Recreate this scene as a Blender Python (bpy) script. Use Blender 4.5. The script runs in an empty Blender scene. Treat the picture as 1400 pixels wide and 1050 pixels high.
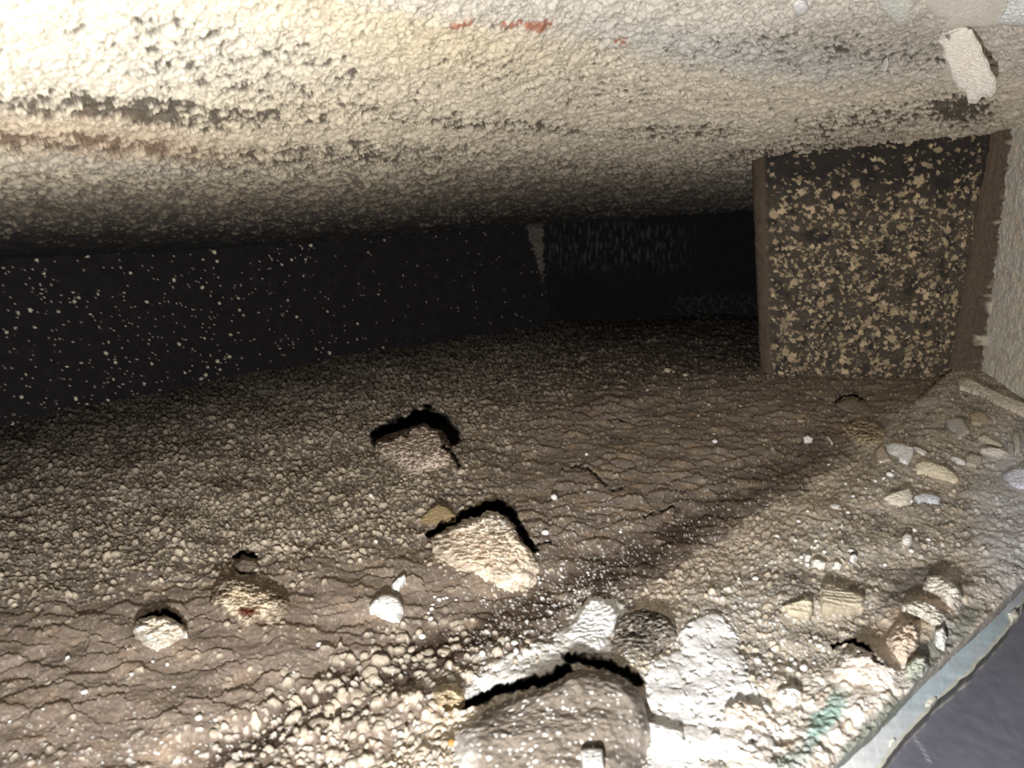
import bpy, math, random
import numpy as np

# ------------------------------------------------------------------ camera, world, light, exposure
SC = bpy.context.scene
COL = SC.collection
FPX, CX, CY = 1077.0, 700.0, 525.0
PITCH = math.radians(18.0)
H = 0.114                                  # lens height above the ledge, metres
cam_d = bpy.data.cameras.new('camera')
cam_d.sensor_width = 36.0
cam_d.lens = 36.0 * FPX / 1400.0
cam_d.clip_start = 0.004
cam_d.clip_end = 20
cam_d.dof.use_dof = True
cam_d.dof.focus_distance = 0.30
cam_d.dof.aperture_fstop = 34
cam = bpy.data.objects.new('camera', cam_d)
cam.location = (0, 0, H)
cam.rotation_euler = (math.pi / 2 - PITCH, 0, 0)
COL.objects.link(cam)
SC.camera = cam

world = bpy.data.worlds.new('world')
SC.world = world
world.use_nodes = True
world.node_tree.nodes['Background'].inputs[0].default_value = (0.75, 0.83, 1.0, 1)
world.node_tree.nodes['Background'].inputs[1].default_value = 0.02

ld = bpy.data.lights.new('phone_torch', 'POINT')   # the torch beside the lens
ld.energy = 2.45
ld.color = (1.0, 0.975, 0.945)
ld.shadow_soft_size = 0.0028
lamp = bpy.data.objects.new('phone_torch', ld)
lamp.location = (-0.008, -0.012, H - 0.050)
COL.objects.link(lamp)

SC.view_settings.view_transform = 'Standard'
SC.view_settings.look = 'None'
SC.view_settings.gamma = 1.0
SC.view_settings.use_curve_mapping = False
SC.view_settings.exposure = 0.0

# ------------------------------------------------------------------ projection helpers
cp, sp_ = math.cos(PITCH), math.sin(PITCH)

def ray(u, v):
    a = (np.asarray(u, float) - CX) / FPX
    b = -(np.asarray(v, float) - CY) / FPX
    return a, cp + sp_ * b, -sp_ + cp * b

def on_z(u, v, z):
    dx, dy, dz = ray(u, v)
    t = (z - H) / dz
    return dx * t, dy * t, z + 0 * t

def on_y(u, v, y):
    dx, dy, dz = ray(u, v)
    t = y / dy
    return dx * t, y + 0 * t, H + dz * t

def to_px(x, y, z):
    zz = z - H
    d = y * cp - zz * sp_
    up = y * sp_ + zz * cp
    return CX + FPX * x / d, CY - FPX * up / d

# ------------------------------------------------------------------ numpy noise
def _h(ix, iy, s):
    with np.errstate(over='ignore'):
        n = (ix.astype(np.int64) * 374761393 + iy.astype(np.int64) * 668265263 + s * 982451653) & 0xffffffff
        n = ((n ^ (n >> 13)) * 1274126177) & 0xffffffff
        n = ((n ^ (n >> 16)) * 2246822519) & 0xffffffff
        n = n ^ (n >> 15)
    return (n & 0xffffff) / float(0xffffff)

def noise(x, y, s=0):
    ix, iy = np.floor(x), np.floor(y)
    fx, fy = x - ix, y - iy
    ix = ix.astype(np.int64); iy = iy.astype(np.int64)
    ux = fx * fx * fx * (fx * (fx * 6 - 15) + 10)
    uy = fy * fy * fy * (fy * (fy * 6 - 15) + 10)
    def g(jx, jy):
        a = _h(ix + jx, iy + jy, s) * 6.2831853
        return np.cos(a) * (fx - jx) + np.sin(a) * (fy - jy)
    a, b, c, d = g(0, 0), g(1, 0), g(0, 1), g(1, 1)
    return ((a + (b - a) * ux) + ((c + (d - c) * ux) - (a + (b - a) * ux)) * uy) * 1.5

def fbm(x, y, s=0, o=4, gain=0.55):
    r = 0; a = 1; t = 0
    for k in range(o):
        r = r + a * noise(x * 2.03 ** k + 7.1 * k, y * 2.03 ** k - 3.7 * k, s + k)
        t += a; a *= gain
    return r / t

def worley(x, y, s=0, jit=0.95):
    """F1, F2, cell random, offset in cell (dx, dy)"""
    ix, iy = np.floor(x).astype(np.int64), np.floor(y).astype(np.int64)
    f1 = np.full(x.shape, 9.0); f2 = f1.copy()
    rid = np.zeros(x.shape); ox = np.zeros(x.shape); oy = np.zeros(x.shape)
    for j in (-1, 0, 1):
        for i in (-1, 0, 1):
            cx, cy = ix + i, iy + j
            px = cx + 0.5 + jit * (_h(cx, cy, s) - 0.5)
            py = cy + 0.5 + jit * (_h(cx, cy, s + 17) - 0.5)
            dx, dy = x - px, y - py
            d = np.sqrt(dx * dx + dy * dy)
            m = d < f1
            f2 = np.where(m, f1, np.minimum(f2, d))
            rid = np.where(m, _h(cx, cy, s + 31), rid)
            ox = np.where(m, dx, ox); oy = np.where(m, dy, oy)
            f1 = np.where(m, d, f1)
    return f1, f2, rid, ox, oy

def sst(a, b, x):
    t = np.clip((x - a) / (b - a), 0, 1)
    return t * t * (3 - 2 * t)

def seg_dist(u, v, pts):
    best = np.full(np.shape(u), 1e9); side = np.zeros(np.shape(u)); al = np.zeros(np.shape(u)); acc = 0
    for (x0, y0), (x1, y1) in zip(pts[:-1], pts[1:]):
        L = math.hypot(x1 - x0, y1 - y0)
        t = np.clip(((u - x0) * (x1 - x0) + (v - y0) * (y1 - y0)) / (L * L), 0, 1)
        dx, dy = u - (x0 + t * (x1 - x0)), v - (y0 + t * (y1 - y0))
        d = np.hypot(dx, dy)
        cr = ((x1 - x0) * (v - y0) - (y1 - y0) * (u - x0)) / L
        m = d < best
        best = np.where(m, d, best); side = np.where(m, np.sign(cr), side); al = np.where(m, acc + t * L, al)
        acc += L
    return best, side, al

def poly_sd(u, v, pts):
    """signed distance, positive inside"""
    d = np.full(np.shape(u), 1e9); ins = np.zeros(np.shape(u), bool)
    n = len(pts)
    for i in range(n):
        x0, y0 = pts[i]; x1, y1 = pts[(i + 1) % n]
        L2 = (x1 - x0) ** 2 + (y1 - y0) ** 2 + 1e-9
        t = np.clip(((u - x0) * (x1 - x0) + (v - y0) * (y1 - y0)) / L2, 0, 1)
        d = np.minimum(d, np.hypot(u - (x0 + t * (x1 - x0)), v - (y0 + t * (y1 - y0))))
        c = ((y0 > v) != (y1 > v)) & (u < (x1 - x0) * (v - y0) / ((y1 - y0) if y1 != y0 else 1e-9) + x0)
        ins ^= c
    return np.where(ins, d, -d)

def blob(u, v, cx, cy, rx, ry, rot=0, soft=0.5):
    c, s = math.cos(math.radians(rot)), math.sin(math.radians(rot))
    x, y = (u - cx) * c + (v - cy) * s, -(u - cx) * s + (v - cy) * c
    r = np.sqrt((x / rx) ** 2 + (y / ry) ** 2)
    return 1 - sst(1 - soft, 1 + soft, r)

def mix(a, b, m):
    return a + (b - a) * m[..., None]

def C(r, g, b):
    """colour given as 0-255 display values -> linear"""
    c = np.array([r, g, b], float) / 255
    return np.where(c <= .04045, c / 12.92, ((c + .055) / 1.055) ** 2.4)

# ------------------------------------------------------------------ materials
def make_mat(name, rough=0.92, spec=0.2, nscale=2500.0, bump=0.35, vary=0.25, col=None, metal=0.0, bdist=0.0002):
    m = bpy.data.materials.new(name); m.use_nodes = True
    nt = m.node_tree; N = nt.nodes; Lk = nt.links
    b = N['Principled BSDF']
    b.inputs['Roughness'].default_value = rough
    b.inputs['Specular IOR Level'].default_value = spec
    b.inputs['Metallic'].default_value = metal
    tc = N.new('ShaderNodeTexCoord')
    nz = N.new('ShaderNodeTexNoise'); nz.inputs['Scale'].default_value = nscale; nz.inputs['Detail'].default_value = 4
    Lk.new(tc.outputs['Object'], nz.inputs['Vector'])
    mr = N.new('ShaderNodeMapRange'); mr.inputs[3].default_value = 1 - vary; mr.inputs[4].default_value = 1 + vary
    mr.inputs[1].default_value = .25; mr.inputs[2].default_value = .75
    Lk.new(nz.outputs['Fac'], mr.inputs[0])
    mx = N.new('ShaderNodeVectorMath'); mx.operation = 'SCALE'
    if col is None:
        at = N.new('ShaderNodeAttribute'); at.attribute_name = 'tint'
        Lk.new(at.outputs['Color'], mx.inputs[0])
    else:
        mx.inputs[0].default_value = col
    Lk.new(mr.outputs[0], mx.inputs['Scale'])
    Lk.new(mx.outputs[0], b.inputs['Base Color'])
    bp = N.new('ShaderNodeBump'); bp.inputs['Strength'].default_value = bump; bp.inputs['Distance'].default_value = bdist
    Lk.new(nz.outputs['Fac'], bp.inputs['Height']); Lk.new(bp.outputs[0], b.inputs['Normal'])
    return m

M_SOOT = make_mat('sooty_mortar')
M_DARK = make_mat('black_soot', rough=.95, spec=.05, vary=.35)
M_PLAST = make_mat('chalky_plaster', nscale=1800, vary=.12, bump=.3)
M_PAINT = make_mat('old_paint', rough=.55, spec=.4, nscale=700, vary=.1, bump=.15)
M_STEEL = make_mat('dull_steel', rough=.5, spec=.5, nscale=500, vary=.12, bump=.1)

# ------------------------------------------------------------------ mesh helpers
def make_obj(name, verts, faces, mat, cols=None, parent=None, smooth=True):
    me = bpy.data.meshes.new(name)
    verts = np.ascontiguousarray(verts, dtype=np.float32)
    faces = np.ascontiguousarray(faces, dtype=np.int32)
    k = faces.shape[1]
    me.vertices.add(len(verts)); me.vertices.foreach_set('co', verts.ravel())
    me.loops.add(faces.size); me.loops.foreach_set('vertex_index', faces.ravel())
    me.polygons.add(len(faces))
    me.polygons.foreach_set('loop_start', np.arange(0, faces.size, k, dtype=np.int32))
    me.polygons.foreach_set('loop_total', np.full(len(faces), k, dtype=np.int32))
    me.polygons.foreach_set('use_smooth', np.full(len(faces), smooth))
    me.update(calc_edges=True); me.validate()
    if cols is not None:
        ca = me.color_attributes.new('tint', 'FLOAT_COLOR', 'POINT')
        c4 = np.ones((len(verts), 4), np.float32); c4[:, :3] = np.clip(cols, 0.002, 0.93)
        ca.data.foreach_set('color', c4.ravel())
    me.materials.append(mat)
    o = bpy.data.objects.new(name, me); COL.objects.link(o)
    if parent: o.parent = parent
    return o

def grid_faces(nr, nc):
    i = np.arange(nr - 1)[:, None] * nc + np.arange(nc - 1)[None, :]
    i = i.ravel()
    return np.stack([i, i + nc, i + nc + 1, i + 1], 1)   # rows go down the picture, columns right

def grid_obj(name, X, Y, Z, mat, cols, flip=False, parent=None):
    V = np.stack([X.ravel(), Y.ravel(), Z.ravel()], 1)
    F = grid_faces(*X.shape)
    if flip: F = F[:, ::-1]
    return make_obj(name, V, F, mat, cols.reshape(-1, 3), parent)

def axis(lo, a, b, hi, d, D):
    return np.unique(np.concatenate([np.arange(lo, a, D), np.arange(a, b, d), np.arange(b, hi + D, D)]))

def tag(o, label=None, cat=None, group=None, kind=None):
    if label: o['label'] = label
    if cat: o['category'] = cat
    if group: o['group'] = group
    if kind: o['kind'] = kind
    return o

def put_origin(o, loc):
    """move origin to loc, keeping geometry"""
    from mathutils import Matrix, Vector
    o.data.transform(Matrix.Translation(-Vector(loc))); o.location = loc

MM = 1000.0   # noise is worked out in millimetres

# ------------------------------------------------------------------ palette
BROWN = C(142, 130, 117); DKBR = C(86, 72, 62); CREAM = C(224, 206, 180); WHITE = C(250, 250, 248)
SOOT = C(34, 32, 33); GREY = C(158, 152, 144); TAN = C(192, 168, 132); PINK = C(206, 182, 168)
PALE = C(216, 208, 196); TEAL = C(150, 186, 180); BLUEGR = C(178, 188, 196); OCHRE = C(200, 158, 100); RUST = C(176, 104, 74)

# ------------------------------------------------------------------ the ledge (floor)
STEEL_LINE = [(1800, 380), (1400, 798), (1330, 868), (1262, 930), (1198, 1000), (1130, 1062), (820, 1405)]
STRIP = [(1200, 545), (1120, 610), (985, 700), (850, 775), (700, 850), (560, 905), (400, 985), (250, 1090), (100, 1200)]
BANK = [(1240, 560), (1150, 640), (1020, 725), (900, 800), (840, 850), (700, 915), (600, 985), (480, 1080), (330, 1220)]

CRACK_SHADOWS = [  # cracks, plus trenches shaped to blacken the cast shadows behind lumps
 ([(520, 596), (540, 586), (562, 577), (584, 570), (592, 577), (606, 583), (613, 592), (617, 604)], 11, .010),
 ([(618, 618), (622, 630), (628, 637)], 2.5, .003),
 ([(592, 728), (608, 720), (628, 712), (652, 702), (672, 694), (688, 698), (700, 708)], 7, .007),
 ([(704, 714), (716, 734), (730, 752)], 5, .005),
 ([(190, 850), (206, 842), (232, 842), (250, 852)], 3.6, .004),
 ([(612, 968), (650, 962), (690, 944), (740, 934), (775, 918)], 6, .006),
 ([(776, 902), (810, 906), (850, 918), (872, 934)], 6, .004),
 ([(322, 764), (334, 757), (350, 762)], 3, .003),
 ([(1140, 884), (1164, 878), (1180, 884), (1192, 896), (1206, 908)], 3.4, .004),
 ([(782, 640), (796, 640), (812, 648), (822, 660), (836, 672), (850, 668)], 1.5, .0014),
 ([(880, 710), (896, 700), (920, 694), (930, 698)], 1.2, .0012),
 ([(1140, 550), (1154, 543), (1168, 540), (1178, 548)], 1.8, .002),
 ([(832, 578), (842, 574), (852, 578)], 1.3, .0012),
 ([(716, 742), (736, 746), (752, 742)], 1.6, .002),
]

def floor_macro(u, v):
    d, s, al = seg_dist(u, v, BANK)
    sd = d * s * -1           # positive to the right / below the bank line
    z = 0.0035 * sst(-10, 60, sd)
    ds, _, _ = seg_dist(u, v, STRIP)
    z = z - 0.0016 * np.exp(-(ds / 38.0) ** 2)
    z = z + 0.0011 * noise(u / 170, v / 90, 5) + 0.0012 * noise(u / 70, v / 38, 9)
    st, ss, _ = seg_dist(u, v, STEEL_LINE)
    ss = st * ss * -1         # positive over the steel
    z = z - 0.030 * sst(-4, 26, ss)
    z = z + 0.002 * np.exp(-((ss + 45) / 40.0) ** 2)
    for pts, wd, dp in CRACK_SHADOWS:
        dc, _, _ = seg_dist(u + 5 * noise(u / 9, v / 9, 55) + 2.5 * noise(u / 3.5, v / 3.5, 56), v + 4 * noise(u / 8, v / 8, 57), pts)
        ww = wd * (1 + .55 * noise(u / 14 + wd, v / 11, 58))
        z = z - dp * (1 - sst(ww * .55, ww * 1.2, dc))
    return z

# side sign check happens through these probe points (right-hand rubble must be positive)
def _probe(line, pt):
    d, s, _ = seg_dist(np.array([pt[0]], float), np.array([pt[1]], float), line)
    return float((d * s * -1)[0])
assert _probe(BANK, (1200, 800)) > 0 and _probe(STEEL_LINE, (1380, 1000)) > 0, (_probe(BANK, (1200, 800)), _probe(STEEL_LINE, (1380, 1000)))

WHITE_A = [(808, 818), (838, 822), (858, 832), (856, 855), (838, 872), (834, 898), (800, 900), (770, 885), (752, 872), (780, 852)]
WHITE_B = [(965, 842), (990, 846), (998, 862), (1012, 890), (1020, 930), (1058, 990), (1060, 1060), (1040, 1140), (880, 1140), (888, 1040),
           (890, 985), (880, 940), (885, 910), (930, 890), (925, 868)]
WHITE_C = [(660, 925), (700, 895), (742, 880), (778, 890), (790, 905), (760, 925), (725, 938), (690, 942), (640, 960), (625, 985), (615, 960)]

us = axis(-400, -10, 1410, 1900, 1.45, 9)
vs = axis(392, 424, 1062, 1420, 1.45, 9)
U, V = np.meshgrid(us, vs)
Z0 = floor_macro(U, V)
X, Y, _z = on_z(U, V, Z0)
x, y = X * MM, Y * MM
wu = U + 16 * fbm(x / 5, y / 5, 101, 4); wv = V + 11 * fbm(x / 5, y / 5, 202, 4)

dS, sS, aS = seg_dist(wu, wv, STRIP)
dB, sB, aB = seg_dist(wu, wv, BANK); sdB = -dB * sB + 22 * fbm(x / 11, y / 8, 34, 4) + 7 * noise(x / 2.2, y / 2.0, 35)
dT, sT, _ = seg_dist(wu, wv, STEEL_LINE); sdT = -dT * sT
right = sst(-14, 10, sdB)                                       # rubble bank
CRACK_SHADOW_M = []
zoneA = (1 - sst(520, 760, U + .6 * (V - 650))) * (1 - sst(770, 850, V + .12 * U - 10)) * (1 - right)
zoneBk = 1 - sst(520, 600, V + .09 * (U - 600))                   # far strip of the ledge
zoneC = sst(820, 900, V + .15 * U) * (1 - right)
strip = np.exp(-(dS / 30.0) ** 2) * (.55 + .45 * sst(150, 420, aS)) * sst(-.6, .0, fbm(x / 9, y / 7, 33, 3)) * sst(-5, 120, aS)
crust = sst(-9, 1, sdB) * np.exp(-(np.clip(sdB, 0, 999) / 42.0) ** 2) * sst(60, 180, aB)
lowl = sst(960, 1040, V + .05 * U) * (1 - right)

# scales: overlapping tilted plates with an open dark edge behind
wx = x + 1.6 * noise(x / 6, y / 6, 11) + .5 * noise(x / 1.6, y / 1.6, 12); wy = y + 1.8 * noise(x / 7, y / 5, 13) + .6 * noise(x / 1.7, y / 1.3, 14)
f1, f2, rid, ox, oy = worley(wx / 8.2, wy / 5.2, 21)
e = f2 - f1
scale_amt = np.clip(1 - .75 * zoneA - .9 * right - .5 * lowl - .35 * zoneC, .0, 1) * (.45 + .55 * sst(.1, .5, rid))
tilt = np.clip(.5 + oy * 1.1, 0, 1.2)
hs = scale_amt * (0.75 * tilt * (.5 + rid)) / MM
crackm = (1 - sst(.0, .055, e)) * scale_amt * sst(-.12, .18, noise(x / 6, y / 6, 29) - .12 * zoneC)
hs = hs - crackm * 0.9 / MM
g1, g2, gr, _, gy2 = worley(wx / 3.6 + 5, wy / 2.5, 23)
hs = hs + (1 - .6 * right) * (.12 + .14 * zoneA) * np.clip(.5 + gy2, 0, 1) * (1 - .4 * lowl) / MM

base = mix(np.broadcast_to(BROWN, U.shape + (3,)), C(132, 120, 110), sst(-.3, .3, fbm(x / 14, y / 10, 41, 4)))
base = mix(base, C(160, 138, 112), sst(.05, .4, fbm(x / 9, y / 7, 45, 4)) * .7)
base = mix(base, C(158, 142, 130), zoneC * .45 * (1 - right))
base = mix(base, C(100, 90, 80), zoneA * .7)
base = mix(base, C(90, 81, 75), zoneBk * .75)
base = base * (1 + .25 * noise(x / .9, y / .9, 47) + .2 * (rid[..., None].squeeze(-1) - .5))[..., None]
base = mix(base, C(200, 190, 176), right * .9)
base = mix(base, C(164, 158, 148), right * sst(-.1, .3, fbm(x / 6, y / 6, 48, 4)) * .9)
base = mix(base, C(118, 112, 104), right * sst(-.05, .3, fbm(x / 11, y / 8, 49, 4)) * (1 - sst(860, 960, V)) * .75)
base = mix(base, C(226, 208, 188), crust * .85)
base = mix(base, DKBR * .8, np.clip(strip * 1.2, 0, 1) * (1 - .8 * right))
base = mix(base, SOOT, crackm * .9)
for pts, wd, dp in CRACK_SHADOWS:            # black for the cracks and for shadows painted in behind the lumps
    dc, _, _ = seg_dist(wu * .35 + U * .65, wv * .35 + V * .65, pts)
    ww = wd * (1 + .55 * noise(U / 14 + wd, V / 11, 58))
    crack_shadow = (1 - sst(ww * .8, ww * 1.5, dc)) * (.95 if wd > 4 else .7)
    CRACK_SHADOW_M.append(crack_shadow)

hg = np.zeros(U.shape)
def grains(cell, density, height, colour, seed, jitter=.25, rmin=.28, rmax=.5, aspect=1.0):
    global base, hg
    a, b, r, _, _ = worley((x + .25 * cell * noise(x / cell, y / cell, seed + 3)) / cell, y / cell / aspect, seed)
    r2 = (r * 7.31) % 1.0; r3 = (r * 13.7) % 1.0
    rad = rmin + (rmax - rmin) * r3
    rad = rad * (1 + .22 * noise(x / cell * 3, y / cell * 3, seed + 5))
    on = sst(-.03, .03, density - r)
    m = on * (1 - sst(rad * .72, rad, a))
    dome = np.sqrt(np.clip(1 - (a / rad) ** 2, 0, 1)) * on
    hg = np.maximum(hg, dome * height * (.5 + r2) / MM)
    col = colour[None, None] * (1 + jitter * (r2 - .5) * 2)[..., None] if colour.ndim == 1 else colour
    base = mix(base, col, m)
    return m

patch = sst(-.25, .3, fbm(x / 13, y / 8, 61, 3))
dA = zoneA * (.42 + .38 * patch) + (1 - zoneA) * (1 - right) * (.02 + .11 * patch ** 2) + zoneBk * .12
dA = np.clip(dA + crust * .5 + right * .32 - strip * .15, 0, 1)
grains(1.15, dA * .85, .35, C(202, 190, 172), 71, .35)
grains(1.9, dA * .75, .65, C(216, 202, 180), 72, .3)
grains(3.0, dA * .26 * (1 - .6 * right), 1.0, C(218, 204, 184), 73, .2)
grains(.62, np.clip(dA * .7 + .07, 0, 1), .15, C(200, 188, 170), 74, .35)
# clumps in the dark strip, bottom left
clump = blob(wu, wv, 490, 970, 200, 80, -25, .4)
grains(3.4, clump * .5, 1.0, C(192, 180, 162), 75, .25, .3, .62)
grains(2.0, clump * .5 + lowl * .12, .7, C(196, 186, 172), 76, .2)
grains(1.6, lowl * .12 + blob(wu, wv, 560, 1060, 240, 60, 0, .5) * .6, .5, C(204, 196, 184), 77, .2)
# white grit over the rubble and round the white patches
wz = right * .10 + blob(wu, wv, 760, 800, 120, 90, -35, .6) * .12 + blob(wu, wv, 1010, 830, 150, 140, 0, .6) * .12 + lowl * .08 + .012
near_white = np.maximum.reduce([np.exp(-np.clip(-poly_sd(U, V, P), 0, 999) / 20.0) for P in (WHITE_A, WHITE_B, WHITE_C)])
wz = np.clip(wz + near_white * .42, 0, 1)
grains(.6, wz, .2, WHITE, 81, .08)
grains(1.4, wz * .42, .5, WHITE, 82, .06)
wm = np.zeros(U.shape)
for P, k in ((WHITE_A, 1), (WHITE_B, 1), (WHITE_C, .9)):
    sd = poly_sd(wu + 3 * noise(x / 1.2, y / 1.2, 83), wv + 3 * noise(x / 1.2, y / 1.2, 84), P)
    hole = 1 - sst(.2, .34, fbm(x / 2.2, y / 2.2, 85, 3)) * .8 if P is not WHITE_A else 1
    m = sst(-1.5, 2.5, sd) * k * hole
    base = mix(base, WHITE, m)
    hg = hg * (1 - .8 * m) + m * (.9 + .28 * fbm(x / 5, y / 5, 86, 2)) / MM
    wm = np.maximum(wm, m)
# white crust of the lip beside the steel
lip = sst(-150, -60, sdT + .25 * (V - 900)) * sst(840, 960, V + .1 * (U - 1000)) * right * (1 - sst(0, 8, sdT))
lipn = sst(-.35, .05, fbm(x / 4.5, y / 4.5, 91, 4))
base = mix(base, C(236, 230, 222), lip * lipn * .97)
hg = hg + lip * (.9 * fbm(x / 3.5, y / 3.5, 93, 4) + .25) / MM
base = mix(base, C(204, 188, 170), lip * sst(.12, .35, fbm(x / 5, y / 5, 95, 3)) * .8)
base = mix(base, C(160, 196, 188), blob(wu, wv, 1128, 985, 42, 13, -52, .5) * .85)
base = mix(base, C(150, 166, 160), blob(wu, wv, 1080, 1045, 50, 14, -40, .4) * .7)
gg = blob(wu, wv, 1190, 1010, 90, 16, -46, .4); base = mix(base, C(138, 146, 136), gg * .85)
gg = blob(wu, wv, 1290, 880, 75, 16, -45, .4); base = mix(base, C(134, 138, 130), gg * .8)
base = mix(base, C(206, 182, 160), blob(wu, wv, 1235, 855, 60, 26, -35, .6) * .55)
base = mix(base, C(214, 216, 222), blob(wu, wv, 1395, 700, 60, 110, 0, .6) * .7)  # pale reflected haze painted into the ledge colour at the right edge
base = mix(base, C(122, 116, 110), blob(wu, wv, 1245, 800, 60, 14, -38, .5) * .8)
base = mix(base, SOOT, (1 - sst(0, 7, np.abs(sdT + 8 + 8 * noise(x / 6, y / 6, 97)))) * .25 * sst(830, 900, V))
# rubble relief on the bank
r1, r2_, rr, _, ry_ = worley(wx / 5.0, wy / 4.0, 98)
hg = hg + right * (.5 * np.clip(.55 - r1, 0, 1) * (.4 + rr) + .38 * fbm(x / 3, y / 3, 99, 3)) / MM * (1 - wm)
c1, c2, _, _, _ = worley(x / 4.0 + fbm(x / 3, y / 3, 103, 3), y / 3.0 + fbm(x / 3, y / 3, 104, 3), 105)
ck = (1 - sst(0, .07, c2 - c1)) * right * sst(-.1, .2, noise(x / 8, y / 8, 106))
base = mix(base, C(70, 64, 60), ck * .6); hg = hg - ck * .5 / MM * (1 - wm)
# light falloff towards the far walls painted into the ledge colour, wider at left
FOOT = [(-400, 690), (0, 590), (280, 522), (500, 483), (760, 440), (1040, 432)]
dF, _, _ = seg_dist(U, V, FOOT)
base = mix(base, C(20, 18, 18), np.maximum.reduce(CRACK_SHADOW_M)); hg = hg * (1 - .8 * np.maximum.reduce(CRACK_SHADOW_M))  # black of the cracks and painted lump shadows, over the grit
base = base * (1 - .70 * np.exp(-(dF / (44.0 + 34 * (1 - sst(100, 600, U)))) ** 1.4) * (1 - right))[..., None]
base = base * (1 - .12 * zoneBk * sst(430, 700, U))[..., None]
Zf = Z0 + hs * (1 - .8 * wm) + hg + .12 / MM * fbm(x / .9, y / .9, 107, 3)
Zf = Zf + .4 / MM * fbm(x / 4, y / 4, 108, 3) * (1 - .6 * wm)
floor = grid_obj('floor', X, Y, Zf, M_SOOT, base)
tag(floor, 'rough soot-brown mortar ledge strewn with cream grit and white crumbs', kind='structure')
del U, V, X, Y, x, y, wu, wv, wx, wy

# ------------------------------------------------------------------ walls
def wall_from(name, base_px, vtop_extra, cols_fn, seed, step=1.5, z0=-0.012, z1=0.19, mat=M_DARK, relief=.35, recess=None, uniform=.0006):
    """vertical wall on a ground polyline given where its foot shows"""
    gx, gy, _ = on_z(np.array([p[0] for p in base_px], float), np.array([p[1] for p in base_px], float), 0.0)
    seg = np.hypot(np.diff(gx), np.diff(gy)); s = np.concatenate([[0], np.cumsum(seg)])
    n = int(s[-1] / uniform)
    ss = np.linspace(0, s[-1], n)
    px, py = np.interp(ss, s, gx), np.interp(ss, s, gy)
    k = 9
    if n > 60:
        pad = np.pad(px, k, 'edge'); px = np.convolve(pad, np.ones(2 * k + 1) / (2 * k + 1), 'valid')
        pad = np.pad(py, k, 'edge'); py = np.convolve(pad, np.ones(2 * k + 1) / (2 * k + 1), 'valid')
    tx, ty = np.gradient(px), np.gradient(py); L = np.hypot(tx, ty); nx, ny = ty / L, -tx / L
    zs = np.linspace(z1, z0, int((z1 - z0) / uniform))
    S, Zz = np.meshgrid(ss, zs)
    PX, PY = np.broadcast_to(px, S.shape), np.broadcast_to(py, S.shape)
    uu, vv = to_px(PX, PY, Zz)
    cols, h = cols_fn(S * MM, Zz * MM, uu, vv)
    X = PX + nx * h / MM; Y = PY + ny * h / MM
    return grid_obj(name, X, Y, Zz, mat, cols)

def flecks(s, z, dens, seed, cell=2.2, rmin=.1, rmax=.38):
    a, b, r, _, _ = worley(s / cell, z / cell, seed)
    r3 = ((r * 17.3) % 1.0) ** 2.2
    rad = rmin + (rmax - rmin) * r3
    rad = rad * (1 + .35 * noise(s / cell * 4, z / cell * 4, seed + 2))
    on = sst(-.02, .02, dens - r)
    return on * (1 - sst(rad * .75, rad, a))

def left_wall_cols(s, z, u, v):
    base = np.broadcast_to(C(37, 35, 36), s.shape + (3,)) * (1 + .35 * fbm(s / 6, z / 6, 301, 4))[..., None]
    den = .17 * (1 - sst(200, 600, u)) + .04
    m1 = flecks(s, z, den, 311, 3.1, .05, .30); m2 = flecks(s, z, den * 1.0, 313, 1.5, .10, .30)
    m = np.maximum(m1, m2 * .6)
    base = mix(base, C(206, 196, 174), m)
    # crumbled pale corner streak
    edge = 741 + 3 * noise(z / 2, z / 5, 315)
    mm_ = sst(0, 5, u - (718 + .30 * (v - 312) + 5 * noise(s / 2, z / 2, 317))) * (1 - sst(0, 4, u - edge)) * sst(300, 316, v) * (1 - sst(380, 394, v))
    base = mix(base, C(104, 100, 92), mm_ * (.5 + .5 * sst(-.3, .2, fbm(s / 1.5, z / 1.5, 318, 3))))
    # pale crumbled line along the foot near the corner
    h = .25 * fbm(s / 3, z / 3, 303, 4) + m * .5 + mm_ * .8
    return base, h

def back_wall_cols(s, z, u, v):
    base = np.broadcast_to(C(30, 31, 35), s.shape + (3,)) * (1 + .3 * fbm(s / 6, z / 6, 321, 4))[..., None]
    st = sst(.0, .35, fbm(s / 1.8, z / 7, 323, 4)) * sst(296, 312, v) * (1 - sst(345, 385, v)) * (1 - sst(900, 970, u))
    base = mix(base, C(84, 84, 82), st * .55)
    st2 = sst(0, .3, fbm(s / 2.5, z / 2.5, 327, 4)) * sst(396, 410, v) * (1 - sst(424, 434, v)) * sst(905, 940, u)
    base = mix(base, C(80, 78, 76), st2 * .45)
    return base, .3 * fbm(s / 3, z / 5, 325, 4) + st * .5 + st2 * .8

LEFT_FOOT = [(-700, 800), (0, 583), (280, 524), (500, 484), (650, 460), (742, 446), (752, 444.5)]
BACK_FOOT = [(738, 440), (746, 441), (800, 436), (900, 433), (1120, 431), (1500, 431)]
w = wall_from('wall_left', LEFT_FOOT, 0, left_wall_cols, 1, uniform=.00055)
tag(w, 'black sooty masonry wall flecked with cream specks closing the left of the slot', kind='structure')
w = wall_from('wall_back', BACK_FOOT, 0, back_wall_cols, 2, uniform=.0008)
tag(w, 'black end wall deep in the slot with faint grey runs', kind='structure')

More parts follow.
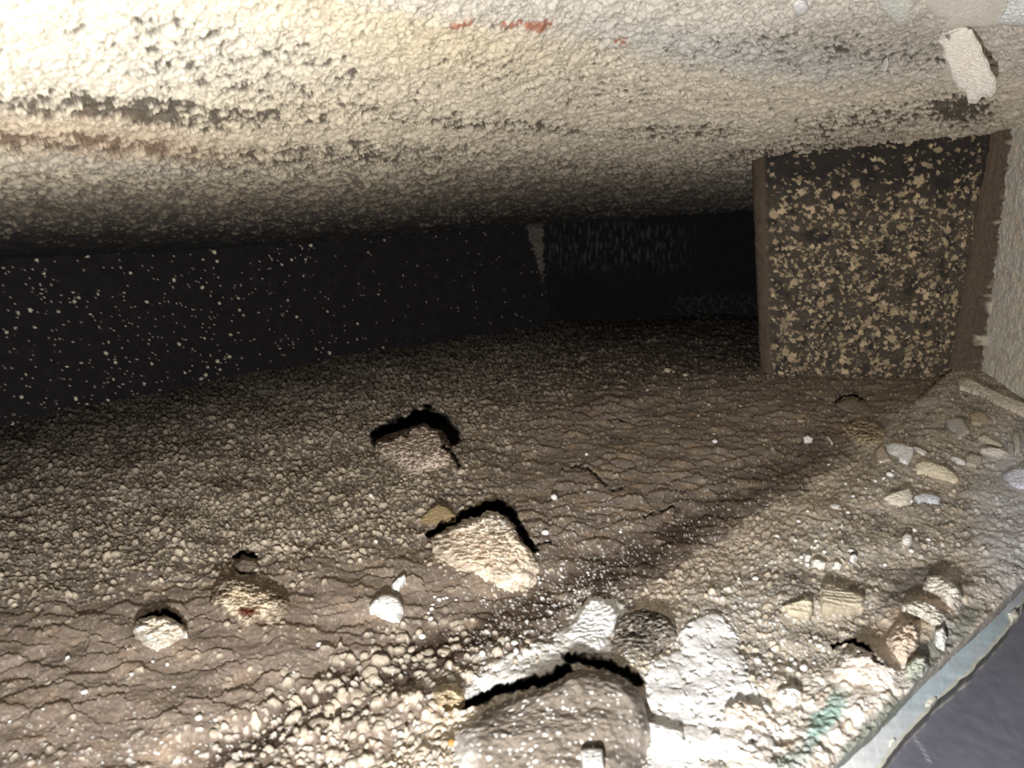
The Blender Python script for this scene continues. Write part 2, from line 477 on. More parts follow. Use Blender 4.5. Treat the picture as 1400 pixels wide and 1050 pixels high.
def right_wall_cols(s, z, u, v):
    base = np.broadcast_to(C(232, 228, 218), s.shape + (3,)) * (1 + .10 * noise(s / .8, z / .8, 331))[..., None]
    base = mix(base, C(240, 226, 206), sst(-.1, .3, fbm(s / 9, z / 9, 333, 4)) * .8)
    base = mix(base, C(186, 188, 184), sst(.0, .35, fbm(s / 3.5, z / 5, 335, 4)) * .6)
    base = mix(base, C(120, 118, 112), flecks(s, z, .35, 337, 1.6, .1, .32) * .5)
    return base, .06 * z + .5 * fbm(s / 5, z / 5, 339, 4) + .5 * fbm(s / 1.5, z / 1.5, 341, 3)
RIGHT_FOOT = [(1334, 513), (1356, 528), (1400, 560), (1480, 640), (1640, 820)]
w = wall_from('wall_right', RIGHT_FOOT, 0, right_wall_cols, 3, mat=M_SOOT, uniform=.0005)
tag(w, 'pale grey rendered jamb wall at the right edge beside the speckled block', kind='structure')

# ------------------------------------------------------------------ ceiling (sloping underside)
def junction(u):
    vj = np.interp(u, [-500, 0, 300, 500, 742, 860, 1030, 1340, 1500, 1900], [360, 350, 338, 326, 304, 298, 288, 262, 250, 220])
    lx = np.array([p[0] for p in LEFT_FOOT[:-1] + BACK_FOOT[2:]], float); ly = np.array([p[1] for p in LEFT_FOOT[:-1] + BACK_FOOT[2:]], float)
    vb = np.interp(u, lx, ly)
    _, yj, _ = on_z(u, vb, 0.0)
    return vj, yj

def ceil_y(u, v):
    vj, yj = junction(u)
    _, dyj, dzj = ray(u, vj)
    zj = H + dzj / dyj * yj
    s = np.interp(u, [-500, 0, 400, 800, 1100, 1400, 1900], [.34, .32, .29, .26, .245, .235, .23])
    _, dy, dz = ray(u, v)
    k = dz / dy
    # zj + s*(yj-y) + c*(yj-y)^1.6 style bow is approximated by a quadratic, solved by Newton
    c = .22
    y = (zj + s * yj - H) / (k + s)
    for _ in range(12):
        q = np.clip(yj - y, -.2, 2)
        f = H + k * y - (zj + s * q + c * q * q)
        df = k + s + 2 * c * q
        y = y - f / df
    return y

us = axis(-420, -10, 1410, 1850, 1.5, 9)
rows = 330
tt = np.linspace(0, 1, rows)
U, T = np.meshgrid(us, tt)
vj, _ = junction(U)
vlo = -330.0
Vv = np.where(T < .12, vlo + (T / .12) * (-12 - vlo), -12 + (T - .12) / .88 * (vj + 9 + 12))
Yc = ceil_y(U, Vv)
X, Y, Zc = on_y(U, Vv, Yc)
x, y = X * MM, Y * MM * 1.06
V = Vv
wu = U + 22 * fbm(x / 6, y / 6, 401, 4); wv = V + 12 * fbm(x / 6, y / 6, 402, 4)
cb = mix(np.broadcast_to(C(226, 214, 190), U.shape + (3,)), C(238, 228, 210), sst(300, 1100, U)*.95)  # paler to the right: extra brightness there is put into the colour
cb = mix(cb, C(232, 214, 160), blob(wu, wv, 540, 45, 200, 45, 8, .7) * .22)
cb = mix(cb, C(232, 228, 214), blob(wu, wv, 120, 60, 330, 80, 0, .6) * .7)
cb = mix(cb, C(222, 218, 212), (1 - sst(-14, 20, wv - np.interp(U, [0, 450, 620, 800, 950, 1100, 1400], [-60, -10, 25, 45, 85, 105, 105]))) * sst(380, 520, U) * .6)
cb = mix(cb, C(198, 200, 196), blob(wu, wv, 1000, 70, 190, 26, 8, .6) * .5)
cb = mix(cb, C(176, 170, 162), blob(wu, wv, 1200, 50, 150, 34, 0, .5) * .45)
cb = cb * (1 + .10 * noise(x / 1.0, y / 1.0, 403) + .10 * fbm(x / 5, y / 5, 404, 3))[..., None]
# soot growing towards the back of the slot
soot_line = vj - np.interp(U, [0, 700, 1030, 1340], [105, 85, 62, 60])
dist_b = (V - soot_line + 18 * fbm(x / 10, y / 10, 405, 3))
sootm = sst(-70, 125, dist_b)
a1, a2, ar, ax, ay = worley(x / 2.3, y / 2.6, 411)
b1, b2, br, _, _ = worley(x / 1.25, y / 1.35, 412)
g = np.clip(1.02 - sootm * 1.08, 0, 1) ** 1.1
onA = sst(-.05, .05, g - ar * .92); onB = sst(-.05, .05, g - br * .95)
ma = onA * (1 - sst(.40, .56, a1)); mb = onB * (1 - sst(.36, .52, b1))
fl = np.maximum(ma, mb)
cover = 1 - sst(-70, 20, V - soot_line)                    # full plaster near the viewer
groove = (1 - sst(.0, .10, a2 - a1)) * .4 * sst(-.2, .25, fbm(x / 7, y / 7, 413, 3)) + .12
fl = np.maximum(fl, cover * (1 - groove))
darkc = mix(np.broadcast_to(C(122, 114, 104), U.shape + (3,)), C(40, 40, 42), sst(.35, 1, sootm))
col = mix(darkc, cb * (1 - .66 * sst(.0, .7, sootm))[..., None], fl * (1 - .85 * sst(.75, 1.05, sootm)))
# dark pits and streaks
pn = .6 * fbm(x / 3.0, y / 1.5, 421, 4) + .4 * fbm(x / 7, y / 4, 422, 3)
band = np.maximum.reduce([
    blob(wu, wv, 190, 150, 230, 20, 4, .6) * .5, blob(wu, wv, 90, 195, 190, 16, 4, .6) * .42,
    blob(wu, wv, 330, 90, 260, 55, 12, .5) * .24, blob(wu, wv, 420, 215, 260, 20, -2, .6) * .34, blob(wu, wv, 700, 60, 300, 40, 8, .6) * .1, blob(wu, wv, 560, 160, 230, 14, 3, .6) * .26, blob(wu, wv, 700, 175, 120, 8, 3, .6) * .36,
    blob(wu, wv, 760, 110, 210, 28, 10, .6) * .16, blob(wu, wv, 930, 180, 110, 12, 0, .6) * .3, blob(wu, wv, 1080, 205, 120, 12, -6, .6) * .32,
    blob(wu, wv, 1190, 165, 110, 22, -10, .6) * .3, blob(wu, wv, 1310, 150, 50, 22, 0, .6) * .5, blob(wu, wv, 1150, 70, 220, 24, 3, .6) * .22])
pit = sst(.0, .07, pn + band - .25)
col = mix(col, C(78, 70, 62), pit * .88)
col = mix(col, C(170, 138, 112), blob(wu, wv, 120, 190, 200, 26, 5, .6) * .35)
col = mix(col, C(176, 176, 176), blob(wu, wv, 110, 222, 170, 12, 3, .8) * .25)
for (a, b, rx, ry) in ((735, 33, 18, 7), (630, 28, 16, 5), (700, 32, 14, 4), (850, 54, 6, 5)):
    col = mix(col, RUST, blob(U + 9 * noise(x / 1.5, y / 1.5, 431), V + 5 * noise(x / 1.5, y / 1.5, 432), a, b, rx, ry, -8, .4) * .85)
# seams in the far right dark part
seam = (1 - sst(1.5, 4, np.abs(V - (np.interp(U, [780, 1040], [303, 279]) - 4 + 3 * noise(x / 4, y / 4, 433))))) * sst(800, 860, U) * (1 - sst(1040, 1060, U))
col = mix(col, C(112, 110, 106), seam * .7 * sst(-.3, .1, fbm(x / 1.5, y / 3, 434, 3)))
# relief (downwards and towards the viewer)
hh = .5 * np.clip(1 - (a1 / .55) ** 2, 0, 1) * np.maximum(onA, cover * .6) + .28 * np.clip(1 - (b1 / .5) ** 2, 0, 1) * np.maximum(onB, cover * .6)
hh = hh + cover * (.55 * np.abs(fbm(x / 2.8, y / 2.8, 444, 4)) * 2 + .3 * noise(x / 1.3, y / 1.3, 446))
hh = hh - 1.0 * pit + 1.7 * fbm(x / 9, y / 9, 441, 4) + .35 * fbm(x / 1.6, y / 1.6, 442, 3)
# overlapping streaks drawn out from left to right
hh = hh + .8 * fbm(x / 16, y / 3.5, 443, 4) * sst(90, 160, V)
du = np.gradient(np.stack([X, Y, Zc], -1), axis=1); dv = np.gradient(np.stack([X, Y, Zc], -1), axis=0)
nn = np.cross(du, dv); nn = nn / np.linalg.norm(nn, axis=-1, keepdims=True)
nn = nn * np.where(nn[..., 2:3] > 0, -1, 1)
P = np.stack([X, Y, Zc], -1) + nn * (hh / MM)[..., None]
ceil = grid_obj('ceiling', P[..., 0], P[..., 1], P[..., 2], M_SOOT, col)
tag(ceil, 'cream and grey rough plaster underside sloping down into the sooty slot', kind='structure')
del P, nn, du, dv

# ------------------------------------------------------------------ speckled masonry block on the right
def block():
    yb = float(on_z(1045., 515., 0.)[1])
    xl = float(on_y(1043., 515., yb)[0]); xr = float(on_y(1300., 515., yb)[0])
    root = bpy.data.objects.new('masonry_block', None); COL.objects.link(root); root.location = ((xl + xr) / 2, yb + .03, 0)
    tag(root, 'square dark masonry block with cream flecks closing the right end of the slot', 'block')
    # perimeter: back left -> front left -> front right -> back right, top reaches into the plaster
    xlb = xl + .012
    pts = [(xlb + .020, yb + .11), (xl, yb + .004), (xl + .003, yb), (xr, yb + .001), (xr + .001, yb + .11)]
    gx = np.array([p[0] for p in pts]); gy = np.array([p[1] for p in pts])
    s = np.concatenate([[0], np.cumsum(np.hypot(np.diff(gx), np.diff(gy)))])
    n = int(s[-1] / .00042); ss = np.linspace(0, s[-1], n)
    px, py = np.interp(ss, s, gx), np.interp(ss, s, gy)
    pad = np.pad(px, 4, 'edge'); px = np.convolve(pad, np.ones(9) / 9, 'valid'); pad = np.pad(py, 4, 'edge'); py = np.convolve(pad, np.ones(9) / 9, 'valid')
    tx, ty = np.gradient(px), np.gradient(py); L = np.hypot(tx, ty); nx, ny = ty / L, -tx / L
    zs = np.linspace(.122, -.004, 300)
    S, Zz = np.meshgrid(ss, zs)
    # the left edge leans: top sits about 4 mm further left
    lean = (-.0135 * np.clip(Zz / .1, 0, 1.2)) * (1 - sst(s[1], s[3], S))
    a, b = S * MM, Zz * MM
    fs = (S - s[2]) / (s[3] - s[2])
    base = np.broadcast_to(C(86, 79, 70), S.shape + (3,)) * (1 + .3 * fbm(a / 4, b / 4, 501, 4))[..., None]
    base = mix(base, C(50, 48, 48), sst(.0, .35, fbm(a / 7, b / 7, 502, 4)) * .8)
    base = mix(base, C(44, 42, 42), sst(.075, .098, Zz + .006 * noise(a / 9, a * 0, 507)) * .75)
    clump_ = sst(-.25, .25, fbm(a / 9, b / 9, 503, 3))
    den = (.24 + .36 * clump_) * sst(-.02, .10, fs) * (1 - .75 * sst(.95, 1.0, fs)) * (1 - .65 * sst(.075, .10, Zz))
    qa, qb = a + .9 * noise(a / 1.2, b / 1.2, 504), b + .9 * noise(a / 1.2, b / 1.2, 505)
    m = np.zeros(S.shape)
    for cell, sd, k in ((1.4, 511, .9), (2.5, 512, 1.0), (4.3, 513, .55)):
        f1, _, r, _, _ = worley(qa / cell, qb / cell, sd)
        rad = .22 + .3 * ((r * 9.7) % 1)
        mm_ = sst(-.03, .03, den * k - r) * (1 - sst(rad * .75, rad, f1))
        tone = ((r * 23.1) % 1)
        cc = mix(np.broadcast_to(C(226, 206, 164), S.shape + (3,)), C(232, 206, 176), tone)
        cc = cc * (.38 + .56 * ((r * 5.3) % 1))[..., None]
        base = mix(base, cc, mm_ * .9); m = np.maximum(m, mm_)
    base = mix(base, C(104, 90, 76), (1 - sst(.0, .03, fs)) * .7)
    h = .35 * m + .8 * fbm(a / 5, b / 5, 506, 4) + .25 * fbm(a / 1.2, b / 1.2, 508, 3)
    X = px + nx * h / MM + lean; Y = py + ny * h / MM
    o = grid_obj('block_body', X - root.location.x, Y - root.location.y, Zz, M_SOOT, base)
    o.parent = root
    # mortar joint between block and jamb wall: ragged brown seam, recessed at its left
    xw = float(on_z(1338., 515., 0.)[0]) + .001
    nj, nz = 70, 230
    A, B = np.meshgrid(np.linspace(0, 1, nj), np.linspace(.124, -.004, nz))
    W = (xw - xr + .012)
    a, b = A * W * MM, B * MM
    Xj = xr - .002 + A * W - .0055 * A * np.clip(B / .1, 0, 1.3)
    ragged = .5 + .4 * noise(b / 8, b * 0 + 1, 521) + .2 * noise(b / 3, a / 6, 522)
    Yj = yb - .0015 - .0035 * sst(ragged - .15, ragged + .12, A) - .0012 * fbm(a / 2.5, b / 3, 523, 4) + .004 * (1 - sst(0, .12, A))
    base = np.broadcast_to(C(104, 92, 80), A.shape + (3,)) * (1 + .25 * fbm(a / 2, b / 2, 524, 4))[..., None]
    base = mix(base, C(214, 204, 188), sst(ragged - .05, ragged + .12, A) * .9)
    o = grid_obj('mortar_joint', Xj - root.location.x, Yj - root.location.y, B, M_SOOT, base)
    o.parent = root; o['label'] = 'ragged brown mortar seam on the right of the block'
    return yb
YB = block()

# ------------------------------------------------------------------ lumps and chips
def outline_pts(pts, n, rough, seed):
    P = np.array(pts, float)
    Q = np.vstack([P, P[:1]])
    seg = np.hypot(*np.diff(Q, axis=0).T); s = np.concatenate([[0], np.cumsum(seg)])
    t = np.linspace(0, s[-1], n, endpoint=False)
    uo, vo = np.interp(t, s, Q[:, 0]), np.interp(t, s, Q[:, 1])
    c = P.mean(0)
    size = math.sqrt(abs(np.sum(Q[:-1, 0] * Q[1:, 1] - Q[1:, 0] * Q[:-1, 1])) / 2)
    k = 1 + rough * (noise(t / (size * .16) + seed, t * 0 + seed, 7) + .6 * noise(t / (size * .06) + seed, t * 0, 8))
    return c[0] + (uo - c[0]) * k, c[1] + (vo - c[1]) * k, c, size

def relief(name, pts, hmm, label=None, cat=None, group=None, colour=CREAM, style='chip', far=0.0, side=0.0, seed=1,
           rough=.05, bump=.3, mat=None, surf='floor', lift=0.0, paint=None, n=None, rings=None, dome=.35, parent=None, sink=1.0, z_at=None):
    """a solid whose visible outline is pts and whose top stands hmm over what carries it.
    far tips the far side up, side tips the right side up; it has an underside and a rim."""
    if n is None:
        size = math.sqrt(max(1, (max(p[0] for p in pts) - min(p[0] for p in pts)) * (max(p[1] for p in pts) - min(p[1] for p in pts))))
        n = int(np.clip(size * 2.4, 18, 260)); rings = int(np.clip(size / 2.0, 5, 80))
    uo, vo, c, size = outline_pts(pts, n, rough, seed)
    hu = (uo.max() - uo.min()) / 2; hv = (vo.max() - vo.min()) / 2
    rr = np.linspace(0, 1, rings + 1)[1:] ** .85
    Uu = np.concatenate([[c[0]], (c[0] + rr[:, None] * (uo - c[0])[None]).ravel()])
    Vv_ = np.concatenate([[c[1]], (c[1] + rr[:, None] * (vo - c[1])[None]).ravel()])
    R = np.concatenate([[0], np.repeat(rr, n)])
    fu, fv = (Uu - c[0]) / hu, (Vv_ - c[1]) / hv
    if surf == 'floor':
        z0 = floor_macro(Uu, Vv_) if z_at is None else z_at + 0 * Uu
        bx, by, _ = on_z(Uu, Vv_, z0)
        bx, by = bx * MM, by * MM
    else:
        yy = ceil_y(Uu, Vv_); bx, _, bz = on_y(Uu, Vv_, yy); bx, by = bx * MM, yy * MM
    prof = np.clip(1 + (-fv) * far + fu * side, .04, 9) / (1 + abs(far) * .75 + abs(side) * .5)
    prof = prof * ((1 - dome) + dome * np.sqrt(np.clip(1 - R ** 2.2, 0, 1)))
    edge = 1 - .25 * sst(.86, 1, R) - .68 * sst(.55, 1, R) * sst(-.1, .5, fv) * (far > .35)
    nz = bump * (fbm(bx / max(.9, hmm * .35) + seed, by / max(.9, hmm * .35), 600 + seed, 4))
    h = hmm * prof * edge * (1 + .5 * nz) + hmm * .12 * nz
    colr = np.broadcast_to(colour, (len(Uu), 3)) * (1 + .09 * noise(bx / .8, by / .8, 611) + .08 * fbm(bx / 3, by / 3, 612 + seed, 3))[:, None]
    dh = 0
    if style == 'crust':      # grains standing on it
        for cell, sd in ((2.6, 621), (1.3, 622)):
            f1, f2, r, _, _ = worley(bx / cell + seed, by / cell, sd)
            dh = dh + cell * .36 * np.sqrt(np.clip(1 - (f1 / .62) ** 2, 0, 1)) * (.5 + r)
            colr = colr * (1 - .3 * (1 - sst(.0, .16, f2 - f1)))[:, None] * (.78 + .44 * r)[:, None]
        dh = dh * (1 - sst(.5, 1, R) * .92 * sst(-.2, .5, fv)) * (1 - .5 * (R > .98))
    if style == 'flecked':
        f1, f2, r, _, _ = worley(bx / 1.1 + seed, by / 1.1, 631)
        m = sst(-.04, .04, .08 + .95 * sst(-.25, .45, fbm(bx / 2.4, by / 2.4, 632, 3) + .45 * fv) - r) * (1 - sst(.4, .62, f1)) * sst(-1.0, -.55, fv)
        colr = mix(colr, C(226, 208, 194), m); dh = m * .22
    if style == 'stone':
        colr = colr * (1 + .3 * fbm(bx / 1.6, by / .9, 641, 4))[:, None]
        for cell, sd, dn in ((1.2, 642, .06), (.7, 643, .10)):
            f1, f2, r, _, _ = worley(bx / cell, by / cell, sd)
            m = sst(-.01, .01, dn - r) * (1 - sst(.3, .42, f1)); colr = mix(colr, WHITE, m * .9); dh = dh + m * .12
        dh = dh + .5 * fbm(bx / 1.5, by / 1.5, 644, 4)
    if style == 'layered':
        w_ = noise(bx / 9, by / 1.2, 651); colr = colr * (1 + .3 * w_)[:, None]; dh = .35 * w_
    if paint is not None:
        colr = paint(Uu, Vv_, bx, by, R, colr)
    h = h + dh
    if surf == 'floor':
        zt = z0 + (h + lift) / MM
        tx, ty, tz = on_z(Uu, Vv_, zt)
        rim = slice(1 + (rings - 1) * n, 1 + rings * n)
        zb = z0[rim] + (lift - sink) / MM
        rx_, ry__, rz = tx[rim], ty[rim], zb
        cb_ = np.array([[tx[0], ty[0], float(z0[0] + (lift - sink) / MM)]])
    else:                     # hangs on the sloping underside: thickness along its normal, roughly (0,-.25,-1)
        yy2 = ceil_y(Uu, Vv_); qx, qy, qz = on_y(Uu, Vv_, yy2)
        k = .27
        lift_v = lift * np.clip(1 + fv * .95 + fu * .35, .05, 3)
        # move towards the lens along the view ray so that it clears the surface by h + lift measured across it
        dx, dy, dz = ray(Uu, Vv_); Ld = np.sqrt(dx ** 2 + dy ** 2 + dz ** 2)
        nrm = np.array([0, -.26, -.965])
        cosn = -(dx * nrm[0] + dy * nrm[1] + dz * nrm[2]) / Ld
        stp = (h + lift_v) / MM / np.clip(cosn, .18, 1)
        tx, ty, tz = qx - dx / Ld * stp, qy - dy / Ld * stp, qz - dz / Ld * stp
        rim = slice(1 + (rings - 1) * n, 1 + rings * n)
        th = (h[rim] + (sink if lift == 0 else -0.0)) / MM
        rx_, ry__, rz = tx[rim] - nrm[0] * th, ty[rim] - nrm[1] * th, tz[rim] - nrm[2] * th
        cb_ = np.array([[rx_.mean(), ry__.mean(), rz.mean()]])
    top = np.stack([tx, ty, tz], 1); bot = np.stack([rx_, ry__, rz], 1)
    Vt = np.vstack([top, bot, cb_])
    cc = np.vstack([colr, colr[rim], colr[:1]])
    F = []
    j = np.arange(n); j1 = (j + 1) % n
    F.append(np.stack([0 * j, 1 + j, 1 + j1, 0 * j], 1))
    for r in range(rings - 1):
        a = 1 + r * n; b = a + n
        F.append(np.stack([a + j, b + j, b + j1, a + j1], 1))
    a = 1 + (rings - 1) * n; b = 1 + rings * n
    F.append(np.stack([a + j, b + j, b + j1, a + j1], 1))
    F.append(np.stack([b + j, 0 * j + len(Vt) - 1, 0 * j + len(Vt) - 1, b + j1], 1))
    F = np.vstack(F)
    me = bpy.data.meshes.new(name)
    fl_ = []
    for q in F.tolist():
        p = []
        for i in q:
            if i not in p: p.append(i)
        fl_.append(p[::-1] if False else p)
    loc = Vt.mean(0); loc[2] = Vt[-1, 2]
    base_off = loc if parent is None else np.array(parent.location)
    me.from_pydata((Vt - base_off).tolist(), [], fl_)
    me.polygons.foreach_set('use_smooth', np.full(len(me.polygons), True))
    ca = me.color_attributes.new('tint', 'FLOAT_COLOR', 'POINT')
    c4 = np.ones((len(Vt), 4), np.float32); c4[:, :3] = np.clip(cc, .003, .93); ca.data.foreach_set('color', c4.ravel())
    me.materials.append(mat or M_PLAST)
    o = bpy.data.objects.new(name, me); COL.objects.link(o)
    if parent is None: o.location = loc
    else: o.parent = parent
    tag(o, label, cat, group)
    return o

# --- the large pieces lying on the ledge
relief('mortar_flake', [(512, 603), (528, 594), (548, 589), (562, 584), (580, 578), (590, 586), (605, 588), (612, 598), (615, 612), (619, 630), (600, 640), (580, 648), (560, 656), (545, 642), (530, 626), (516, 614)],
       7.5, 'tipped-up brown mortar flake dusted with pinkish specks, standing behind the gritty mound', 'flake', colour=C(128, 114, 100), style='flecked', far=.95, side=.25, dome=.05, seed=3, bump=.25, mat=M_SOOT)
relief('mortar_lump', [(590, 738), (605, 724), (625, 714), (650, 706), (668, 698), (685, 702), (700, 718), (714, 740), (728, 758), (738, 775), (728, 800), (700, 810), (680, 802), (650, 786), (620, 776), (596, 762)],
       8.0, 'large cream gritty mortar mound with a raised ragged far edge, centre of the ledge', 'lump', colour=C(240, 224, 204), style='crust', far=.9, side=.35, dome=.1, seed=5, bump=.5, rough=.08, mat=M_SOOT,
       paint=lambda u, v, x, y, R, c: mix(mix(c, C(214, 212, 206), sst(738, 715, v - .1 * (u - 660)) * sst(-.2, .2, fbm(x / 2, y / 2, 5, 3)) * .8), C(120, 108, 94), (1 - sst(588, 650, u)) * .4))
relief('mortar_lump', [(182, 856), (190, 846), (210, 842), (235, 845), (250, 855), (257, 868), (240, 880), (215, 889), (198, 883), (184, 871)],
       6.0, 'small off-white nugget of mortar with a dark shadowed back, lower left of the ledge', 'lump', colour=C(244, 234, 218), style='crust', far=.6, dome=.4, seed=7, bump=.5, mat=M_SOOT)
relief('mortar_lump', [(290, 806), (300, 792), (322, 788), (345, 796), (372, 806), (392, 816), (396, 838), (376, 858), (352, 852), (330, 868), (322, 850), (300, 842), (286, 822)],
       4.2, 'low beige cluster of mortar grit with a rust-brown patch, right of the off-white nugget', 'lump', colour=C(228, 214, 192), style='crust', far=.5, dome=.5, seed=8, bump=.9, mat=M_SOOT,
       paint=lambda u, v, x, y, R, c: mix(mix(c, C(134, 120, 104), sst(.5, 1, R + .5 * fbm(x / 2, y / 2, 3, 3))), C(120, 74, 56), blob(u, v, 338, 836, 13, 6, 0, .4)))
relief('mortar_lump', [(318, 773), (326, 764), (338, 760), (350, 766), (356, 776), (342, 786), (322, 783)],
       5.0, 'smooth grey-brown pebble of mortar just behind the beige grit cluster', 'lump', colour=C(118, 106, 94), far=.5, dome=.6, seed=9, mat=M_SOOT)
relief('mortar_flake', [(562, 716), (578, 705), (590, 694), (600, 688), (614, 694), (624, 706), (606, 714), (585, 722)],
       2.8, 'small tan triangular scale lifted just left of the gritty mound', 'flake', colour=C(150, 132, 100), far=.9, dome=.1, seed=10, mat=M_SOOT)
relief('mortar_flake', [(1142, 552), (1156, 545), (1170, 543), (1184, 550), (1196, 566), (1180, 572), (1160, 566)],
       2.6, 'tan mortar scale with a cracked back edge in front of the speckled block', 'flake', colour=C(128, 116, 100), far=.8, dome=.2, seed=11, mat=M_SOOT)
relief('mortar_lump', [(1152, 584), (1172, 572), (1196, 578), (1212, 590), (1208, 604), (1190, 612), (1165, 604)],
       3.0, 'low cream crumbly mound on the ledge in front of the speckled block', 'lump', colour=C(176, 160, 134), style='crust', far=.3, dome=.7, seed=12, bump=.8, mat=M_SOOT)
relief('rounded_stone', [(622, 1004), (648, 988), (668, 968), (700, 953), (738, 944), (768, 930), (790, 914), (822, 916), (852, 926), (874, 946), (886, 975), (889, 1010), (882, 1040), (868, 1085), (840, 1110), (660, 1110), (618, 1070)],
       9.0, 'large grey-brown rounded stone dotted with white grit at the bottom edge', 'stone', colour=C(122, 113, 103), style='stone', far=.75, side=.15, dome=.35, seed=14, bump=.2, rough=.025, mat=M_SOOT,
       paint=lambda u, v, x, y, R, c: mix(mix(c, C(232, 228, 222), (1 - sst(612, 668, u + 12 * noise(x / 3, y / 3, 4))) * .7), C(128, 122, 116), sst(820, 880, u) * .5))
relief('mortar_lump', [(840, 852), (854, 838), (880, 832), (904, 838), (920, 850), (926, 872), (906, 890), (882, 902), (858, 896), (836, 882)],
       3.6, 'dark grey granular crust between the two white lime patches', 'lump', colour=C(118, 110, 100), style='crust', far=.4, dome=.6, seed=15, bump=.8, mat=M_SOOT,
       paint=lambda u, v, x, y, R, c: mix(c, C(222, 218, 208), sst(.1, .25, fbm(x / 1.2, y / 1.2, 6, 3)) * .5))
relief('lime_lump', [(808, 816), (822, 818), (836, 824), (846, 838), (842, 856), (834, 872), (832, 892), (812, 898), (792, 892), (772, 878), (768, 868), (786, 850), (796, 830)],
       4.5, 'brilliant white flat lump of lime just behind the rounded stone', 'lump', colour=WHITE, far=.5, dome=.25, seed=16, bump=.4, rough=.09)
relief('mortar_lump', [(592, 946), (606, 936), (622, 934), (636, 946), (634, 962), (618, 972), (600, 966)],
       4.0, 'round beige grit ball beside the white streak, left of the rounded stone', 'lump', colour=C(206, 188, 158), style='crust', dome=.8, seed=17, bump=.5, mat=M_SOOT)

# lip beside the steel
relief('plaster_chunk', [(1262, 796), (1272, 786), (1290, 788), (1308, 800), (1318, 816), (1310, 836), (1296, 830), (1284, 816), (1266, 808)],
       5.5, 'white wedge of chalky plaster leaning on the ledge lip, topmost of the lip pieces', 'chunk', colour=C(226, 220, 210), far=.4, side=.3, dome=.4, seed=21, rough=.1, bump=.6)
relief('plaster_chunk', [(1234, 826), (1252, 820), (1272, 824), (1292, 840), (1304, 852), (1298, 862), (1280, 858), (1258, 846), (1240, 838)],
       5.0, 'long off-white plaster slab in front of the white wedge on the ledge lip', 'chunk', colour=C(228, 224, 214), far=.5, dome=.3, seed=22, rough=.1, bump=.6)
relief('plaster_chunk', [(1226, 852), (1246, 846), (1258, 862), (1256, 884), (1240, 902), (1222, 890), (1212, 872)],
       5.5, 'pinkish cream plaster lump above the dark crack in the lip', 'chunk', colour=C(216, 200, 184), far=.3, dome=.6, seed=23, rough=.1, bump=.9)
relief('plaster_chunk', [(1150, 896), (1172, 886), (1196, 892), (1222, 908), (1236, 928), (1216, 944), (1188, 938), (1160, 930), (1142, 914)],
       6.0, 'broad white plaster hump below the dark crack in the lip', 'chunk', colour=C(228, 220, 212), far=.7, side=.2, dome=.4, seed=24, rough=.08, bump=.9)
relief('plaster_chunk', [(1238, 910), (1252, 898), (1266, 898), (1270, 908), (1262, 920), (1248, 924), (1238, 920)],
       5.5, 'greenish grey chunk perched at the very edge of the painted strip', 'chunk', colour=C(186, 190, 178), far=.3, dome=.6, seed=25, rough=.1, bump=.8)
relief('plaster_chunk', [(1278, 862), (1290, 856), (1296, 872), (1292, 884), (1284, 884), (1280, 874)],
       4.5, 'small upright white chip beside the painted strip', 'chunk', colour=C(226, 228, 222), far=.3, dome=.3, seed=26, rough=.1)
relief('plaster_chunk', [(990, 966), (1010, 956), (1040, 962), (1052, 978), (1040, 996), (1010, 998), (992, 986)],
       4.0, 'pale pinkish lump at the right border of the white lime spill', 'chunk', colour=C(214, 204, 192), far=.5, dome=.5, seed=27, bump=.8)
relief('plaster_chunk', [(1062, 944), (1084, 936), (1098, 948), (1092, 964), (1072, 966), (1060, 956)],
       4.0, 'round white nodule on the lip, left of the broad white hump', 'chunk', colour=C(238, 236, 230), far=.4, dome=.6, seed=28, bump=.8)

